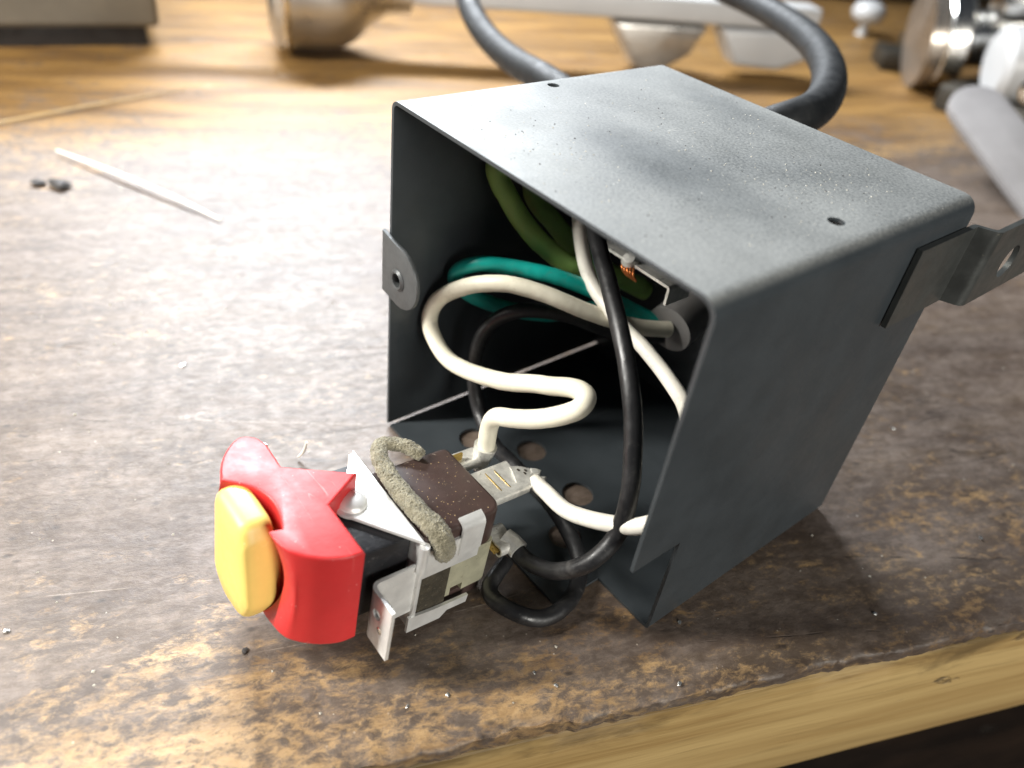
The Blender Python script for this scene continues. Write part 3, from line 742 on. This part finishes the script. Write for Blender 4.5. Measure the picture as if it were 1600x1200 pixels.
# blades on the rear of the body
box('blade', (-0.0420, -0.0245, 0.0187), (-0.0350, -0.0160, 0.0195), M['brass'], sw, 0.0001)
box('blade', (-0.0400, -0.0330, 0.0150), (-0.0350, -0.0322, 0.0215), M['brass'], sw, 0.0001)
box('blade', (-0.0400, -0.0140, 0.0085), (-0.0350, -0.0080, 0.0093), M['brass'], sw, 0.0001)

# crimped terminals belong to their wires; built in the switch's axes
SW = sw.matrix_world.copy()
def on_switch(o, root):
    o.data.transform(SW)
    return part_at(o, root)
def receptacle(root, x0, x1, y0, y1, z, mat=None):
    """flat push-on receptacle with rolled edges and two slots across the top"""
    bm = bmesh.new()
    bm_sheet(bm, [(y0 + 0.0026, z + 0.0008), (y0, z + 0.0012), (y0, z - 0.0012), (y1, z - 0.0012), (y1, z + 0.0012), (y1 - 0.0026, z + 0.0008)], [0, 0.0009, 0.0009, 0.0009, 0.0009, 0], 0.0005, x0, x1, lambda u, v, w: (w, u, v), 5)
    bm_box(bm, (x0 + 0.0002, y0 + 0.0008, z + 0.0007), (x1 - 0.0002, y1 - 0.0008, z + 0.0013))
    return on_switch(from_bm('receptacle', bm, mat or M['tin']), root)
rc = receptacle(wm, -0.0495, -0.0372, -0.0256, -0.0150, 0.0192)
cut(rc, [])
for k in range(2):
    o = box('slot', (-0.0415 - 0.0030 * k, -0.0245, 0.02045), (-0.0412 - 0.0030 * k, -0.0165, 0.02065), M['brass'])
    o.data.transform(SW); o.parent = rc; o.matrix_parent_inverse = Matrix()
    part_fix = o
cr = bmesh.new()
bm_tube(cr, smooth_path([(-0.0480, -0.0200, 0.0192), (-0.0500, -0.0192, 0.0194), (-0.0520, -0.0180, 0.0195), (-0.0540, -0.0168, 0.0195)], 8, 1), 0.0044, 20, True, rfun=lambda t: 1.06 - 0.32 * t, flat=0.42, upv=(0, 0, 1))
on_switch(from_bm('crimp', cr, M['tin']), wm)
for q, (x, y) in enumerate(((-0.0502, -0.0210), (-0.0510, -0.0192), (-0.0519, -0.0200))):
    on_switch(box('stamp_mark', (x, y, 0.0202), (x + 0.0006, y + 0.0009, 0.0213), M['crimp_dark'], None, 0.0001), wm)
for s in (0, 1):
    on_switch(prism('crimp_wing', [(-0.0535, -0.0196 + 0.0030 * s), (-0.0545, -0.0190 + 0.0030 * s), (-0.0556, -0.0176 + 0.0024 * s), (-0.0540, -0.0166 + 0.0020 * s), (-0.0522, -0.0178 + 0.0024 * s)], 0.0190, 0.0214 - 0.0004 * s, M['tin'], None, bevel=0.0003), wm)
# flag terminal of the cream wire
receptacle(wf, -0.0455, -0.0368, -0.0352, -0.0300, 0.0180)
cr = bmesh.new()
bm_tube(cr, smooth_path([(-0.0464, -0.0318, 0.0150), (-0.0466, -0.0316, 0.0185), (-0.0467, -0.0313, 0.0225)], 6, 1), 0.0027, 18, True, rfun=lambda t: 0.82 + 0.38 * t)
on_switch(from_bm('crimp', cr, M['tin']), wf)
on_switch(box('flag_arm', (-0.0470, -0.0335, 0.0150), (-0.0440, -0.0300, 0.0158), M['tin'], None, 0.0002), wf)
for i in range(7):
    a = i * 0.9
    q = [(-0.0464 + 0.0010 * math.cos(a), -0.0318 + 0.0010 * math.sin(a), 0.0152), (-0.0464 + 0.0014 * math.cos(a), -0.0316 + 0.0014 * math.sin(a), 0.0138)]
    on_switch(tube('copper_strand', q, 0.00028, M['copper'], None, 3, 6), wf)
# terminal of the hanging black wire
receptacle(bmw, -0.0420, -0.0362, -0.0150, -0.0072, 0.0090)
cr = bmesh.new()
bm_tube(cr, smooth_path([(-0.0405, -0.0110, 0.0092), (-0.0412, -0.0088, 0.0090), (-0.0415, -0.0060, 0.0086)], 6, 1), 0.0029, 18, True, flat=0.8, upv=(0, 0, 1))
on_switch(from_bm('crimp', cr, M['tin']), bmw)
bpy.context.view_layer.update()

# ---------------------------------------------------------------- things at the back of the bench
def bench_xy(x, y, z=0.0): return Vector((x, y, z + BZ))
# beige case at the upper left
ca = empty('metal_case', (-0.46, 0.02, BZ), 'beige metal case on black feet at the back left', 'case')
ca.rotation_euler = (0, 0, math.atan2(-0.023, 0.098))
bpy.context.view_layer.update()
box('casing', (-0.16, -0.26, 0.0125), (0.070, 0.062, 0.16), M['case'], ca, 0.004, 3)
box('base', (-0.15, -0.25, 0.0), (0.062, 0.054, 0.0125), M['rubber'], ca, 0.001)
# cast clamp lying along the bench: flared head, bar, jaw
ax = Vector((0.44, 0.90, 0)).normalized()
cl = empty('bar_clamp', (-0.345, 0.155, BZ), 'silver cast clamp with flared head and bar lying behind the box', 'clamp')
cl.rotation_euler = (0, 0, math.atan2(ax.y, ax.x))
hd = Matrix.Translation((0, 0, 0.040)) @ Matrix.Rotation(math.radians(90), 4, 'Y')
lathe('flared_head', [(0.001, -0.030), (0.030, -0.030), (0.037, -0.026), (0.0385, -0.020), (0.0370, -0.012), (0.0365, 0.000), (0.035, 0.014), (0.030, 0.024), (0.020, 0.034), (0.013, 0.045), (0.012, 0.06)], M['cast'], cl, hd, 48, 50)
lathe('polished_rim', [(0.0386, -0.0215), (0.0400, -0.0195), (0.0386, -0.0172)], M['bright'], cl, hd, 48, 50)
box('bar', (0.040, -0.011, 0.036), (0.360, 0.011, 0.052), M['white_paint'], cl, 0.003, 3)
prism('jaw', [(0.200, 0.0345), (0.272, 0.0345), (0.262, 0.015), (0.240, 0.001), (0.222, 0.004), (0.210, 0.020)], -0.012, 0.012, M['cast'], cl, mp=lambda u, v, w: (u, w, v), bevel=0.003)
prism('slide', [(0.283, 0.0345), (0.360, 0.0345), (0.356, 0.016), (0.335, 0.008), (0.300, 0.010)], -0.014, 0.014, M['white_paint'], cl, mp=lambda u, v, w: (u, w, v), bevel=0.004, seg=3)
hn = tube('shadow_rod', [(-0.03, 0, 0.072), (-0.12, 0.002, 0.076), (-0.32, 0.004, 0.080)], 0.0042, M['bright'], cl)  # unseen rod above the frame, added to cast a shadow across the bench
# small machine at the upper right
mc = empty('bench_machine', (-0.09, 0.56, BZ), 'machine end with chrome collar, white housing and grey lever, upper right', 'machine')
bpy.context.view_layer.update()
mi = Matrix.Translation(mc.location).inverted()
def mpart(o):
    o.parent = mc; o.matrix_parent_inverse = mi; return o
adir = Vector((0.72, 0.66, 0.12)).normalized()
c0 = Vector((-0.133, 0.574, 0.0375))
am = axis_mtx(c0, adir)
mpart(lathe('end_plate', [(0.001, -0.016), (0.0365, -0.016), (0.0365, -0.006), (0.001, -0.006)], M['tan'], None, am, 48))
mpart(lathe('chrome_collar', [(0.001, -0.006), (0.034, -0.006), (0.0365, -0.003), (0.0365, 0.010), (0.034, 0.013), (0.023, 0.013)], M['bright'], None, am, 64))
mpart(lathe('shaft', [(0.023, 0.012), (0.0205, 0.014), (0.0205, 0.040), (0.018, 0.042), (0.018, 0.075)], M['bright'], None, am, 48))
mpart(lathe('housing', [(0.001, -0.004), (0.021, -0.004), (0.0255, 0.000), (0.0255, 0.020), (0.0225, 0.024), (0.0225, 0.075)], M['white_paint'], None, axis_mtx((-0.073, 0.547, 0.0375), adir), 48))
mpart(box('housing_lug', (-0.052, 0.535, 0.050), (-0.030, 0.560, 0.068), M['white_paint'], None, 0.003))
mpart(lathe('upper_spindle', [(0.001, -0.02), (0.014, -0.02), (0.017, -0.014), (0.017, 0.004), (0.013, 0.008), (0.013, 0.05)], M['bright'], None, axis_mtx((-0.094, 0.600, 0.072), adir), 40))
# flat grey lever with a round end
L0 = Vector((-0.043, 0.4300, 0.0400)); L1 = Vector((0.052, 0.3960, 0.0020))
ld = (L1 - L0).normalized(); ln_ = Vector((0.56, -0.52, 0.64)); ln_ = (ln_ - ld * ln_.dot(ld)).normalized(); lw = ln_.cross(ld)
LL = (L1 - L0).length; hw = 0.0165
lp = [(LL, -hw)] + [(LL, hw)] + [(hw * 0.9 - hw * math.sin(math.radians(t)), hw * math.cos(math.radians(t))) for t in range(0, 181, 15)]
mpart(prism('lever', lp, -0.0035, 0.0035, M['grey_paint'], None, mp=lambda u, v, w: L0 + ld * u + lw * v + ln_ * w, bevel=0.0010))
bl = bmesh.new(); bmesh.ops.create_uvsphere(bl, u_segments=32, v_segments=20, radius=0.0095)
bmesh.ops.translate(bl, verts=bl.verts, vec=(-0.0250, 0.4900, 0.0400))
mpart(from_bm('ball_knob', bl, M['bright'], None, True, 80))
mpart(box('foot', (-0.10, 0.53, BZ), (0.02, 0.60, 0.018), M['dark_iron'], None, 0.003))
# dark metal block and white knob beside it
bk = empty('metal_block', (-0.172, 0.612, BZ), 'small dark metal block on the bench beside the chrome collar', 'metal block')
bk.rotation_euler = (0, 0, 0.75)
box('block_body', (-0.022, -0.020, 0.0), (0.026, 0.018, 0.015), M['dark_iron'], bk, 0.002)
box('step', (-0.004, -0.010, 0.015), (0.026, 0.018, 0.026), M['dark_iron'], bk, 0.002)
kn = empty('white_knob', (-0.255, 0.685, BZ), 'white round-headed knob standing on the bench far behind the box', 'knob')
lathe('stem', [(0.006, 0.0), (0.004, 0.003), (0.004, 0.012)], M['white_paint'], kn, Matrix(), 24)
lathe('knob_head', [(0.004, 0.010), (0.013, 0.013), (0.016, 0.020), (0.013, 0.027), (0.004, 0.030)], M['white_paint'], kn, Matrix(), 32, 60)
dk = empty('toolbox', (-0.44, 0.90, BZ), 'dark blurred toolbox far behind the white knob', 'toolbox')
dk.rotation_euler = (0, 0, GRAIN)
box('toolbox_body', (-0.22, -0.10, 0.0), (0.30, 0.06, 0.10), M['dark_iron'], dk, 0.006)
box('lid', (-0.225, -0.105, 0.1005), (0.305, 0.065, 0.14), M['dark_iron'], dk, 0.006)

# ---------------------------------------------------------------- small litter on the bench
def litter(name, pts, r, mat, label, cat, group=None, flat=0.6):
    bm = bmesh.new()
    bm_tube(bm, smooth_path(pts, 6, 1), r, 8, True, rfun=lambda t: 0.55 + 0.6 * math.sin(math.pi * min(max(t, 0.05), 0.95)), flat=flat, upv=(0, 0, 1))
    return tag(from_bm(name, bm, mat), label, cat, group)
litter('splinter', [(-0.2387, -0.0325, 0.0016), (-0.205, -0.018, 0.0024), (-0.170, -0.003, 0.0020), (-0.1459, 0.0068, 0.0006)], 0.0009, M['pale_wood'], 'long white splinter on the brightest part of the bench', 'splinter')
litter('straw', [(-0.272, -0.10, 0.0009), (-0.2824, -0.0469, 0.0012), (-0.292, 0.0, 0.0012), (-0.3025, 0.050, 0.0006)], 0.0007, M['splinter_tan'], 'thin pale straw lying near the case at the left', 'straw')
litter('splinter', [(0.0000, -0.0295, 0.0004), (0.0014, -0.0284, 0.003), (0.0022, -0.0276, 0.007)], 0.0006, M['pale_wood'], 'tiny white splinter sticking up just behind the red paddle', 'splinter')
def crumb(name, x, y, s, mat, label, cat, group=None, flat=0.5):
    bm = bmesh.new(); bmesh.ops.create_icosphere(bm, subdivisions=2, radius=s)
    k = random.random() * 50
    ang = random.random() * 6.3
    for v in bm.verts:
        v.co *= 1 + 0.55 * noise.noise(v.co / s * 1.1 + Vector((k, 0, 0)))
        v.co.z *= flat; v.co.x *= 1.35
    bmesh.ops.rotate(bm, verts=bm.verts, matrix=Matrix.Rotation(ang, 3, 'Z'))
    lo = min(v.co.z for v in bm.verts)
    bmesh.ops.translate(bm, verts=bm.verts, vec=(0, 0, -lo))
    o = from_bm(name, bm, mat, None, True, 25)
    o.location = (x, y, BZ)
    return tag(o, label, cat, group)
crumb('dark_flake', -0.2092, -0.0475, 0.0024, M['crumb'], 'smaller dark flake at the far left, left of its pair', 'flake', 'dark flakes')
crumb('dark_flake', -0.2032, -0.0402, 0.0034, M['crumb'], 'larger dark flake at the far left, right of its pair', 'flake', 'dark flakes')
crumb('dark_flake', 0.0500, -0.0670, 0.0006, M['crumb'], 'tiny dark crumb on the bench below the yellow key', 'flake', 'dark flakes')
for x, y, s, lab in ((0.0848, -0.0352, 0.0009, 'shiny metal chip below the silver bracket'), (0.0915, -0.0156, 0.0008, 'shiny metal chip on bench below the black wire loop'), (0.0969, -0.0134, 0.0010, 'pale metal chip right of the others below the black loop'),
                     (0.1132, 0.0109, 0.0011, 'bright metal chip on the amber wood near the bench edge'), (0.1295, 0.0702, 0.0010, 'metal chip in the box shadow near the bench edge'), (0.1332, 0.1232, 0.0012, 'pale metal chip near the right frame edge, nearest it'),
                     (0.1017, 0.0237, 0.0010, 'metal chip just right of the box front corner'), (0.0904, 0.1467, 0.0014, 'pale chip on the bench right of the box wall'), (-0.058, -0.0414, 0.0016, 'white chip on the grey bench left of the paddle'),
                     (0.0166, -0.1076, 0.0012, 'pale chip at the lower left frame edge'), (0.0820, -0.0440, 0.0008, 'shiny metal chip in the blue shadow left of the bracket foot'), (-0.010, -0.035, 0.0012, 'cream chip left of the box corner')):
    crumb('metal_chip', x, y, s * 0.45, M['chip'], lab, 'metal chip', 'metal chips on the bench')
# grit: uncountable fine crumbs on the bench and on the box lid
def grit(name, n, fn, mat, label):
    vs = []; fs = []
    for i in range(n):
        x, y, z, s = fn()
        b = len(vs)
        a0 = random.random() * 6.3
        for k in range(4):
            a = a0 + k * 1.57 + random.uniform(-0.4, 0.4)
            vs.append((x + s * math.cos(a) * random.uniform(0.6, 1.4), y + s * math.sin(a) * random.uniform(0.6, 1.4), z + s * 0.1))
        vs.append((x, y, z + s * random.uniform(0.5, 1.1))); vs.append((x, y, z))
        for k in range(4):
            fs.append((b + k, b + (k + 1) % 4, b + 4)); fs.append((b + (k + 1) % 4, b + k, b + 5))
    me = bpy.data.meshes.new(name); me.from_pydata(vs, [], fs); me.update()
    return tag(link(name, me, mat, None, False), label, 'grit', None, 'stuff')
def on_lid():
    while True:
        c = random.choice(((0.030, 0.012, 0.010), (0.072, 0.052, 0.012), (0.050, 0.030, 0.030), (0.062, 0.010, 0.02), (0.078, 0.060, 0.008), (0.030, 0.070, 0.015)))
        x = random.gauss(c[0], c[2]); y = random.gauss(c[1], c[2])
        if 0.004 < x < W - 0.006 and 0.002 < y < D - 0.002: break
    return x, y, H, random.choice((0.0001, 0.00012, 0.00016, 0.00022))
grit('pale_grit_on_lid', 300, on_lid, M['dust'], 'fine pale grit scattered over the dusty box lid')
grit('dark_grit_on_lid', 150, on_lid, M['crumb'], 'fine dark grit scattered over the dusty box lid')
def on_bench():
    while True:
        x = random.uniform(-0.25, 0.15); y = random.uniform(-0.11, 0.25)
        if (Vector((x, y, 0)).dot(N_) < 0.098) and not (-0.002 < x < 0.102 and -0.001 < y < 0.093): break
    return x, y, BZ, random.choice((0.00015, 0.0002, 0.0003, 0.0004)) * (1.6 if x < -0.05 else 1)
grit('grit_on_bench', 380, on_bench, M['dust'], 'fine pale grit scattered over the workbench top')
def on_switch_body():
    p = SW @ Vector((random.uniform(-0.034, -0.020), random.uniform(-0.033, -0.011), 0.0240))
    return p.x, p.y, p.z, random.choice((0.00007, 0.0001, 0.00016))
grit('grit_on_switch', 80, on_switch_body, M['splinter_tan'], 'fine tan grit on the brown switch body')
